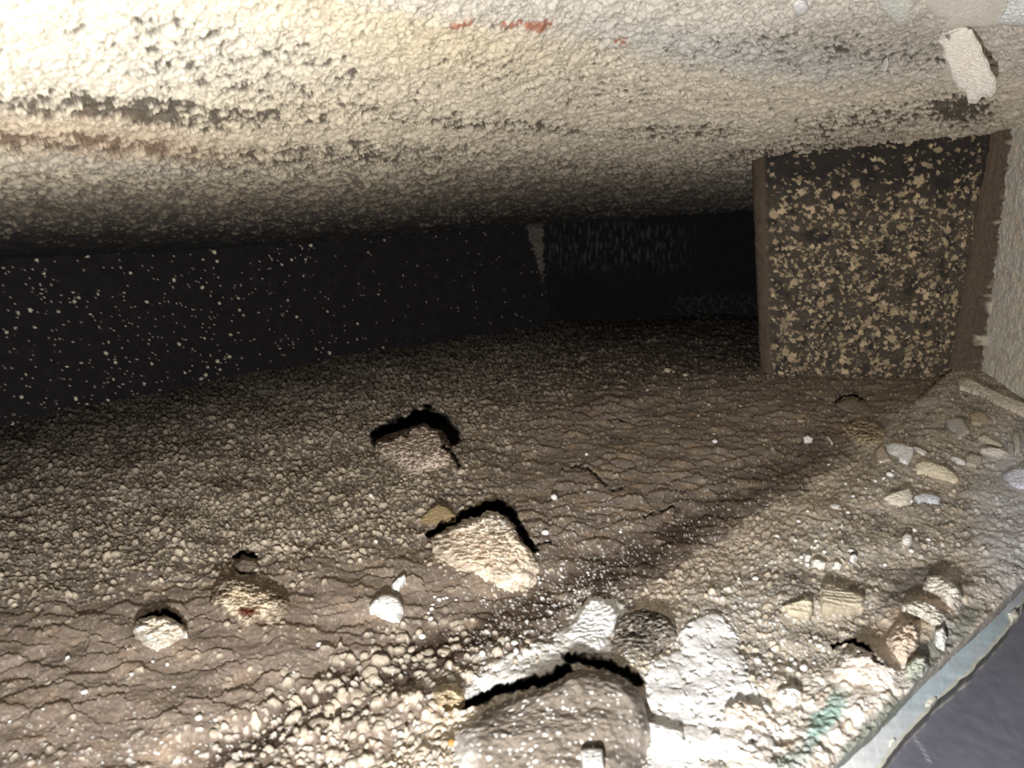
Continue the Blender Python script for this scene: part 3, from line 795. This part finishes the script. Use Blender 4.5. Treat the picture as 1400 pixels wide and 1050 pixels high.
# --- chips
CH = [
 ([(504, 829), (511, 820), (522, 813), (534, 813), (545, 818), (551, 829), (550, 843), (548, 853), (538, 853), (523, 847), (511, 839)], 3.6, WHITE, .55, .0,
  'brilliant white rounded plaster chip, large and alone on the brown ledge', .02),
 ([(533, 807), (536, 798), (544, 790), (553, 785), (556, 789), (550, 800), (546, 812), (536, 812)], 2.4, C(222, 222, 222), .7, 0,
  'thin grey-white plaster sliver touching the back of the large white chip', .05),
 ([(794, 1026), (806, 1023), (823, 1024), (826, 1050), (822, 1066), (806, 1066)], 6.8, WHITE, .0, 0, 'white wedge-shaped chip resting on the rounded stone', .02),
 ([(1211, 607), (1222, 605), (1236, 607), (1249, 612), (1248, 624), (1241, 637), (1230, 633), (1227, 625), (1213, 617)], 2.6, WHITE, .5, .1,
  'ragged bright white plaster chip, nearest of the chips to the speckled block', .07),
 ([(1252, 634), (1260, 629), (1274, 632), (1292, 638), (1306, 647), (1311, 655), (1304, 658), (1288, 652), (1268, 646), (1254, 642)], 2.6, C(232, 222, 198), .3, .1,
  'long cream plaster splinter lying below the ragged white chip', .03),
 ([(1208, 680), (1218, 674), (1232, 670), (1244, 667), (1248, 676), (1247, 690), (1230, 693), (1213, 689)], 3.0, C(230, 222, 206), .6, .2,
  'blocky cream chip with a dark back edge, below the long splinter', .04),
 ([(1122, 802), (1130, 796), (1146, 801), (1166, 809), (1182, 815), (1181, 831), (1162, 835), (1140, 832), (1124, 829)], 3.2, C(196, 186, 166), .2, 0,
  'large flat layered tan plaster plate on the grey rubble', .03),
 ([(1069, 829), (1080, 824), (1092, 822), (1104, 815), (1111, 822), (1112, 834), (1106, 843), (1092, 838), (1078, 834)], 2.6, C(212, 202, 180), .3, .1,
  'arrow-shaped cream chip left of the layered tan plate', .05),
 ([(1310, 519), (1318, 515), (1328, 518), (1346, 528), (1372, 540), (1424, 560), (1428, 574), (1400, 564), (1366, 549), (1338, 535), (1322, 530), (1312, 527)], 3.5, C(222, 212, 196), .1, .0,
  'long thin cream plaster stick leaning at the foot of the right jamb', .02),
 ([(1293, 574), (1303, 571), (1316, 572), (1321, 582), (1326, 589), (1312, 598), (1306, 590), (1296, 583)], 2.0, C(204, 200, 194), .2, .1,
  'flat grey angular flake just above the bright ragged chip, near the jamb', .06),
 ([(1325, 567), (1336, 561), (1348, 566), (1352, 574), (1340, 580), (1328, 578)], 2.2, C(190, 176, 152), .2, 0,
  'tan flat flake below the plaster stick', .06),
 ([(1339, 613), (1352, 611), (1368, 613), (1379, 618), (1379, 626), (1362, 627), (1342, 622)], 2.6, C(216, 210, 202), .4, 0,
  'oblong pale grey chip by the right edge, under a thin splinter', .03),
 ([(1338, 597), (1344, 594), (1356, 600), (1371, 608), (1369, 612), (1352, 606)], 2.0, C(216, 206, 188), .2, 0,
  'thin cream splinter above the oblong grey chip', .03),
 ([(1384, 594), (1390, 590), (1395, 600), (1395, 616), (1388, 619), (1386, 606)], 3.0, C(210, 206, 196), .2, 0, 'small upright grey chip at the right edge of the picture', .04),
 ([(1372, 648), (1382, 642), (1394, 638), (1412, 644), (1424, 656), (1416, 670), (1394, 670), (1378, 662)], 3.5, C(218, 220, 232), .4, .2,
  'bluish white plaster piece cut by the right edge of the picture', .05),
 ([(1234, 733), (1240, 728), (1247, 732), (1247, 740), (1240, 743), (1233, 739)], 3.0, C(242, 240, 236), .2, 0, 'isolated round white nodule on the rubble right of the tan plate', .05),
 ([(1320, 624), (1326, 620), (1342, 624), (1344, 632), (1334, 638), (1322, 634)], 2.2, C(200, 192, 178), .2, 0, 'dull beige chip left of the oblong grey chip', .08),
 ([(1300, 624), (1308, 624), (1320, 630), (1320, 634), (1308, 631)], 1.8, C(236, 234, 232), .2, 0, 'tiny white sliver between the long splinter and the beige chip', .05),
 ([(1249, 610), (1257, 612), (1268, 618), (1264, 621), (1254, 617)], 1.8, C(236, 232, 224), .2, 0, 'tiny white sliver at the right end of the ragged white chip', .05),
 ([(1196, 616), (1206, 607), (1212, 618), (1220, 630), (1208, 634), (1198, 632)], 2.4, C(196, 180, 164), .4, 0, 'pinkish tan flake tucked left of the ragged white chip', .07),
 ([(1250, 678), (1262, 674), (1276, 676), (1286, 680), (1284, 688), (1268, 684), (1256, 686)], 2.2, C(222, 226, 232), .3, 0, 'bluish white chip right of the blocky cream chip', .07),
 ([(1098, 598), (1104, 595), (1112, 599), (1110, 604), (1100, 605)], 2.2, WHITE, .3, 0, 'small bright white chip alone on brown scales before the block', .06),
 ([(1129, 596), (1133, 596), (1140, 606), (1137, 608)], 1.6, C(206, 198, 180), .1, 0, 'thin beige needle right of the lone white chip before the block', .04),
 ([(1134, 690), (1142, 688), (1150, 691), (1146, 694), (1138, 694)], 1.8, C(236, 234, 228), .2, 0, 'small oval white chip on the rubble left of the blocky cream chip', .05),
 ([(1110, 766), (1118, 764), (1130, 769), (1128, 774), (1112, 774)], 2.2, C(238, 236, 228), .2, 0, 'small oblong white chip above the layered tan plate', .05),
 ([(1140, 768), (1145, 767), (1152, 773), (1148, 776)], 1.8, C(232, 230, 226), .2, 0, 'tiny white splinter above the right half of the tan plate', .05),
 ([(1100, 760), (1105, 757), (1110, 761), (1106, 766), (1101, 765)], 2.4, C(240, 238, 234), .2, 0, 'round white crumb above the arrow-shaped chip', .05),
 ([(1162, 760), (1168, 757), (1173, 761), (1167, 766)], 2.2, C(238, 238, 236), .2, 0, 'square white crumb at the upper right of the tan plate', .05),
 ([(886, 986), (915, 996 - 2), (934, 1000), (936, 1014), (926, 1020), (894, 1020), (890, 1006)], 3.4, C(250, 250, 250), .3, 0, 'flat white lime biscuit right of the rounded stone', .06),
]
for i, (pts, hh_, colr, far, side, lab, rg) in enumerate(CH):
    nm = 'plaster_stick' if 'stick' in lab else 'plaster_splinter' if ('splinter' in lab or 'sliver' in lab or 'needle' in lab) else 'plaster_chip'
    relief(nm, pts, 2.4 if 'wedge' in lab else hh_, lab, nm.split('_')[1], 'white and cream plaster chips on the ledge', colr, 'layered' if 'layered' in lab else 'chip', far, side, 40 + i, rg, .25, dome=.15, lift=4.4 if 'wedge' in lab else 0.0)

# --- pieces hanging under the slope
relief('plaster_flake', [(1282, 56), (1288, 46), (1299, 44), (1308, 40), (1320, 40), (1330, 44), (1334, 54), (1342, 66), (1344, 76), (1352, 88), (1354, 98), (1361, 108), (1362, 124), (1355, 134), (1342, 133), (1335, 142), (1324, 142), (1320, 128), (1310, 122), (1300, 106), (1296, 90), (1290, 78), (1290, 66)],
       1.2, 'curling pale plaster flake peeling off the underside at the top right', 'flake', colour=C(246, 238, 228), side=.1, dome=.1, seed=81, rough=.02, surf='ceil', lift=6.5, sink=0, bump=.4)
relief('plaster_sliver', [(1205, 90), (1209, 80), (1214, 78), (1214, 90), (1210, 98), (1205, 98)], .8, 'tiny white sliver dangling from the underside left of the peeling flake', 'sliver',
       colour=WHITE, dome=.1, seed=82, surf='ceil', lift=2.5, sink=0)
relief('plaster_smear', [(1262, -30), (1390, -30), (1374, 12), (1366, 30), (1350, 38), (1322, 36), (1304, 40), (1288, 40), (1294, 28), (1276, 22), (1266, 8)],
       1.6, 'smooth cream plaster smear above the peeling flake', 'smear', colour=C(246, 240, 230), dome=.5, seed=83, surf='ceil', rough=.03, bump=.2)
relief('plaster_smear', [(1372, -30), (1430, -30), (1430, 34), (1390, 36), (1360, 34), (1370, 20), (1376, 6)],
       2.2, 'bluish white plaster smear in the top right corner', 'smear', colour=C(244, 250, 252), dome=.5, seed=84, surf='ceil', rough=.05, bump=.4)
relief('plaster_smear', [(1198, -30), (1260, -30), (1250, 10), (1240, 30), (1230, 38), (1218, 26), (1202, 12)],
       1.4, 'pale grey plaster smear left of the cream smear at the top', 'smear', colour=C(234, 234, 226), dome=.5, seed=85, surf='ceil', rough=.06, bump=.4)
relief('plaster_nodule', [(1082, 6), (1090, -2), (1102, 0), (1107, 10), (1102, 20), (1092, 23), (1084, 16)],
       2.0, 'white knob of plaster stuck to the underside at the top edge', 'nodule', colour=WHITE, dome=.6, seed=86, surf='ceil', rough=.06)

# ------------------------------------------------------------------ steel edge with painted strip, bottom right
def ribbon(name, left, right_, z_l, z_r, thick, mat, cols_fn, parent, n=420, m=26, rag=0.0, seed=0):
    t = np.linspace(0, 1, n)
    def samp(L):
        L = np.array(L, float); s = np.concatenate([[0], np.cumsum(np.hypot(*np.diff(L, axis=0).T))]); s /= s[-1]
        return np.interp(t, s, L[:, 0]), np.interp(t, s, L[:, 1])
    lu, lv = samp(left); ru, rv = samp(right_)
    ru = ru + rag * (noise(t * 40, t * 0, 700 + seed) + .5 * noise(t * 110, t * 0, 701 + seed))
    rv = rv + rag * (noise(t * 40, t * 0 + 3, 702 + seed))
    A, T = np.meshgrid(np.linspace(0, 1, m), t)
    Uu = lu[:, None] + (ru - lu)[:, None] * A; Vv_ = lv[:, None] + (rv - lv)[:, None] * A
    z = z_l + (z_r - z_l) * A
    X, Y, Z = on_z(Uu, Vv_, z)
    Z = Z + .00018 * fbm(X * MM / 4, Y * MM / 4, 705 + seed, 3)
    col = cols_fn(Uu, Vv_, X * MM, Y * MM, A)
    # skirts round the rim give it thickness
    def ring(a): return np.concatenate([a[0], a[1:, -1], a[-1, -2::-1], a[-2:0:-1, 0]])
    idx = np.arange(n * m).reshape(n, m); rg = ring(idx)
    Vt = np.stack([X.ravel(), Y.ravel(), Z.ravel()], 1); low = Vt[rg].copy(); low[:, 2] -= thick
    F = grid_faces(n, m)[:, ::-1]
    k = len(rg); j = np.arange(k); base_i = n * m
    S = np.stack([rg, rg[(j + 1) % k], base_i + (j + 1) % k, base_i + j], 1)
    under = F[:, ::-1]
    c = col.reshape(-1, 3)
    o = make_obj(name, np.vstack([Vt, low]) - np.array(parent.location), np.vstack([F, S]), mat, np.vstack([c, c[rg]]), parent)
    return o

root = bpy.data.objects.new('steel_frame', None); COL.objects.link(root)
root.location = on_z(1330., 1000., -.014)
root.location = (float(root.location[0]), float(root.location[1]), -.02)
tag(root, 'dark grey steel frame with a flaking pale blue painted edge in the bottom right corner', 'frame')
def strip_cols(u, v, x, y, A):
    c = mix(np.broadcast_to(C(232, 236, 236), u.shape + (3,)), C(186, 206, 214), sst(1030, 930, v) * sst(800, 860, v) * .85)
    c = mix(c, C(206, 210, 214), sst(-.1, .3, fbm(x / 5, y / 5, 711, 3)) * .5)
    c = mix(c, C(188, 196, 210), sst(860, 800, v) * .8)
    return mix(c, C(222, 218, 196), sst(.84, .93, A + .05 * noise(x / 3, y / 3, 712)) * .8)
def plate_cols(u, v, x, y, A):
    c = np.broadcast_to(C(112, 112, 126), u.shape + (3,)) * (1 + .12 * fbm(x / 2, y / 14, 713, 4))[..., None]
    c = mix(c, C(150, 150, 160), (1 - sst(0, .10, A)) * .4)
    d, _, _ = seg_dist(u, v, [(1244, 1000), (1258, 1020), (1272, 1044)])
    c = mix(c, C(190, 190, 196), (1 - sst(.5, 1.8, d)) * .8)
    return c
SL = [(870, 1330), (1118, 1064), (1192, 998), (1256, 930), (1324, 868), (1384, 806), (1450, 740), (1700, 480)]
SR = [(960, 1340), (1192, 1064), (1238, 1005), (1290, 950), (1336, 910), (1374, 866), (1386, 840), (1420, 800), (1470, 750), (1720, 500)]
SR2 = [(p[0] - 3, p[1] - 3) for p in SR]
PR = [(1500, 1500), (1560, 1350), (1620, 1200), (1700, 1100), (1760, 1000), (1800, 920), (1900, 850), (2000, 700)]
ribbon('steel_plate', SR2, PR, -.0095, -.016, .003, M_STEEL, plate_cols, root, n=420, m=60, seed=2)
pe = ribbon('painted_edge', SL, SR, -.0005, -.0065, .004, M_PAINT, strip_cols, root, rag=4, seed=1)
pe['label'] = 'pale blue and white flaking paint on the steel edge'
# curled paint bits on the edge
for q, pts in enumerate(([(1262, 958), (1276, 948), (1282, 954), (1272, 966), (1264, 968)], [(1212, 1014), (1222, 1006), (1226, 1012), (1216, 1022)], [(1376, 838), (1388, 832), (1394, 842), (1384, 848)])):
    relief('paint_flake', pts, 2.0, None, None, None, C(222, 220, 206), 'chip', .2, 0, 90 + q, .05, .2, parent=root, z_at=(-.0068, -.0066, -.0066)[q])

# ------------------------------------------------------------------ loose crumbs, each one an object
rng = np.random.RandomState(7)
def crumb_mesh(name, seed, col):
    import bmesh
    bm = bmesh.new(); bmesh.ops.create_icosphere(bm, subdivisions=2, radius=1)
    r = random.Random(seed)
    ax = [(r.uniform(-1, 1), r.uniform(-1, 1), r.uniform(-1, 1)) for _ in range(7)]
    for v_ in bm.verts:
        k = 1.0
        for a in ax:
            d = v_.co.x * a[0] + v_.co.y * a[1] + v_.co.z * a[2]
            k -= .16 * max(0, d - .35)
        v_.co *= k * r.uniform(.93, 1.05); v_.co.z *= .8
    me = bpy.data.meshes.new(name); bm.to_mesh(me); bm.free()
    me.polygons.foreach_set('use_smooth', np.full(len(me.polygons), True))
    ca = me.color_attributes.new('tint', 'FLOAT_COLOR', 'POINT')
    c4 = np.ones((len(me.vertices), 4), np.float32); c4[:, :3] = np.clip(col, 0, .93); ca.data.foreach_set('color', c4.ravel())
    me.materials.append(M_PLAST); return me
CM = {k: [crumb_mesh('crumb', 10 * i + j, c) for j in range(4)] for i, (k, c) in enumerate({'white': C(246, 246, 244), 'cream': C(194, 182, 164), 'ochre': C(196, 146, 84)}.items())}

def floor_z_at(u, v):
    """height of the finished ledge under a picture point"""
    i = int(np.argmin(np.abs(vs_f - v))); j = int(np.argmin(np.abs(us_f - u)))
    return ZF[i, j], XF[i, j], YF[i, j]
us_f = axis(-400, -10, 1410, 1900, 1.45, 9); vs_f = axis(392, 424, 1062, 1420, 1.45, 9)
_co = np.empty(len(floor.data.vertices) * 3, np.float32); floor.data.vertices.foreach_get('co', _co)
_co = _co.reshape(len(vs_f), len(us_f), 3); XF, YF, ZF = _co[..., 0], _co[..., 1], _co[..., 2]

def crumb(u, v, rpx, kind, name, label, cat, group):
    z, X_, Y_ = floor_z_at(u, v)
    X_, Y_, z = float(X_), float(Y_), float(z)
    dist = math.sqrt(X_ ** 2 + Y_ ** 2 + (H - z) ** 2)
    r = rpx * dist / FPX
    o = bpy.data.objects.new(name, CM[kind][rng.randint(4)])
    o.location = (X_, Y_, z + r * .45); o.scale = (r * rng.uniform(.9, 1.25), r * rng.uniform(.8, 1.1), r * rng.uniform(.7, 1.0))
    o.rotation_euler = (rng.uniform(-.3, .3), rng.uniform(-.3, .3), rng.uniform(0, 6.28))
    COL.objects.link(o); tag(o, label, cat, group)
    return o

named = [
 (757, 687, 5.5, 'white', 'bright white crumb directly right of the gritty mound\'s top, uppermost of two'),
 (745, 731, 6.5, 'white', 'bright white crumb touching the right flank of the gritty mound'),
 (272, 984, 5.0, 'white', 'bright white round crumb, largest on the lower left of the ledge'),
 (116, 949, 4.0, 'white', 'white round crumb nearest the left edge, low on the ledge'),
 (436, 884, 4.0, 'white', 'elongated white crumb in the middle of the smooth brown lower ledge'),
 (577, 873, 5.0, 'white', 'flat white crumb below the large white chip'),
 (589, 851, 4.2, 'white', 'white crumb below and right of the large white chip'),
 (864, 929 - 22, 3.5, 'white', 'white crumb between the dark crust and the stone'),
 (616, 1022, 5.5, 'ochre', 'orange-brown pebble at the left foot of the rounded stone'),
 (722, 880, 5.0, 'cream', 'single ochre-cream pebble on the dark strip before the white lime'),
 (507, 683, 4.0, 'white', 'small white crumb left of the tan triangular scale'),
 (514, 743, 3.6, 'white', 'small white crumb between the tan scale and the large white chip'),
 (977, 607, 4.0, 'white', 'small white crumb on the brown scales, left of the lone chip before the block'),
 (802, 622, 3.0, 'white', 'tiny white crumb above the cracked brown scales'),
 (912, 510, 5.0, 'cream', 'pale round pebble at the dark far side of the ledge left of the block'),
 (937, 516, 4.0, 'cream', 'pale pebble beside the round pebble left of the block'),
 (1216, 652, 4.5, 'white', 'white crumb between the ragged chip and the blocky cream chip'),
]
for (u, v, r, k, lab) in named:
    crumb(u, v, r, k, 'pebble' if 'pebble' in lab else 'crumb', lab, 'pebble' if 'pebble' in lab else 'crumb', None)

zones = [  # cx, cy, rx, ry, rot, count, rmin, rmax, kind, label, group
 (592, 828, 34, 20, 0, 16, 2.2, 3.8, 'white', 'tiny white crumb in the cluster right of the large white chip', 'white crumbs beside the large chip'),
 (1210, 655, 70, 22, 0, 16, 1.8, 3.4, 'white', 'tiny white crumb scattered among the chips by the jamb', 'white crumbs among the chips'),
 (1140, 760, 130, 60, -20, 60, 1.8, 3.6, 'white', 'tiny white crumb scattered on the grey rubble round the tan plate', 'white crumbs on the rubble'),
 (1060, 900, 90, 60, 0, 50, 2.2, 5.0, 'white', 'small white crumb on the brown slope right of the lime spill', 'white crumbs right of the lime spill'),
 (700, 905, 80, 30, -18, 34, 2.4, 6.0, 'white', 'white lime crumb piled along the far rim of the rounded stone', 'lime crumbs behind the stone'),
 (650, 900, 110, 40, -20, 36, 2.2, 4.6, 'cream', 'cream pebble on the dark strip behind the rounded stone', 'cream pebbles on the dark strip'),
 (470, 985, 150, 50, -22, 60, 3.0, 6.5, 'cream', 'cream pebble clustered on the dark brown strip at the bottom', 'cream pebbles at the bottom'),
 (560, 1030, 130, 40, 0, 40, 3.0, 6.0, 'cream', 'cream pebble crowded at the bottom edge left of the stone', 'cream pebbles left of the stone'),
 (770, 790, 90, 40, -30, 26, 1.4, 2.6, 'white', 'pin-sized white crumb dusted right of the gritty mound', 'white dust right of the mound'),
 (330, 760, 300, 60, -4, 60, 2.4, 4.4, 'cream', 'cream grit grain among the speckled left of the ledge', 'cream grains on the left ledge'),
 (960, 560, 90, 60, 0, 24, 1.8, 3.2, 'cream', 'pale grain on the dark far ledge before the block', 'pale grains before the block'),
 (1000, 1000, 60, 60, 0, 24, 3.0, 6.5, 'white', 'white lime crumb heaped on the white spill', 'lime crumbs on the spill'),
 (708, 806, 44, 16, 12, 26, 2.2, 5.0, 'cream', 'cream crumb', 'cream crumbs at the foot of the gritty mound'),
 (612, 772, 40, 14, 35, 22, 2.2, 5.0, 'cream', 'cream crumb', 'cream crumbs at the foot of the gritty mound'),
 (560, 655, 50, 10, -12, 16, 1.8, 3.6, 'cream', 'cream crumb', 'cream crumbs before the tipped-up flake'),
 (350, 846, 70, 26, 0, 26, 2.4, 5.0, 'cream', 'cream crumb', 'cream crumbs round the beige cluster'),
 (160, 950, 220, 70, 0, 24, 1.6, 3.0, 'white', 'tiny white crumb on the smooth brown lower left', 'white crumbs at lower left'),
]
LAND = [(0, 1050, 'the bottom left corner'), (0, 800, 'the left edge at chip height'), (400, 1050, 'the bottom edge left of centre'),
        (530, 834, 'the large rounded white chip'), (545, 798, 'the grey-white sliver'), (665, 760, 'the big gritty mound'), (575, 615, 'the tipped-up flake'),
        (218, 865, 'the off-white nugget'), (340, 830, 'the beige grit cluster'), (336, 775, 'the grey-brown pebble'), (770, 1000, 'the rounded stone'),
        (805, 860, 'the flat lime lump'), (882, 866, 'the dark granular crust'), (1228, 620, 'the ragged white chip'), (1282, 645, 'the long cream splinter'),
        (1228, 681, 'the blocky cream chip'), (1150, 818, 'the layered tan plate'), (1090, 830, 'the arrow-shaped chip'), (1241, 735, 'the isolated round nodule'),
        (1190, 918, 'the broad white hump'), (1020, 978, 'the pale pinkish lump'), (912, 1008, 'the white lime biscuit'), (812, 1040, 'the wedge-shaped chip'),
        (616, 1022, 'the orange-brown pebble'), (1104, 600, 'the lone bright chip'), (912, 510, 'the round pale pebble'), (595, 702, 'the tan triangular scale'),
        (1078, 950, 'the round white nodule'), (272, 984, 'the lower left white crumb'), (616, 954, 'the beige grit ball'), (1235, 878, 'the pinkish cream lump')]
DIRS = ['right', 'far right', 'behind', 'far left', 'left', 'near left', 'in front', 'near right']
used = set()
def crumb_label(u, v, r, kind, noun):
    X_, Y_, _ = on_z(u, v, 0.0)
    best = sorted((math.hypot(u - a, (v - b) * 1.5), a, b, t) for a, b, t in LAND)
    size = 'tiny' if r < 2.5 else 'small' if r < 3.3 else 'middling' if r < 4.1 else 'plump' if r < 5 else 'large'
    for d, a, b, t in best[:14]:
        gx, gy, _ = on_z(a, b, 0.0)
        mm_ = max(1, int(round(math.hypot(X_ - gx, Y_ - gy) * MM)))
        k = int(round(math.degrees(math.atan2(Y_ - gy, X_ - gx)) / 45)) % 8
        where = {0: 'to the right of', 1: 'behind and right of', 2: 'straight behind', 3: 'behind and left of', 4: 'to the left of',
                 5: 'in front and left of', 6: 'straight in front of', 7: 'in front and right of'}[k]
        lab = f'{size} {kind} {noun} {mm_} mm {where} {t}'
        if lab not in used: break
    used.add(lab)
    return lab
for (cx, cy, rx, ry, rot, cnt, r0, r1, kind, lab, grp) in zones:
    c_, s_ = math.cos(math.radians(rot)), math.sin(math.radians(rot))
    for _ in range(int(cnt * .56)):
        a, b = rng.normal(0, .5, 2); a, b = np.clip([a, b], -1.1, 1.1)
        uu = cx + a * rx * c_ - b * ry * s_; vv = cy + a * rx * s_ + b * ry * c_
        r = r0 + (r1 - r0) * rng.rand() ** 1.6
        nn_ = 'pebble' if 'pebble' in lab else 'crumb'
        crumb(uu, vv, r, kind, nn_, crumb_label(uu, vv, r, kind, nn_), nn_, grp)
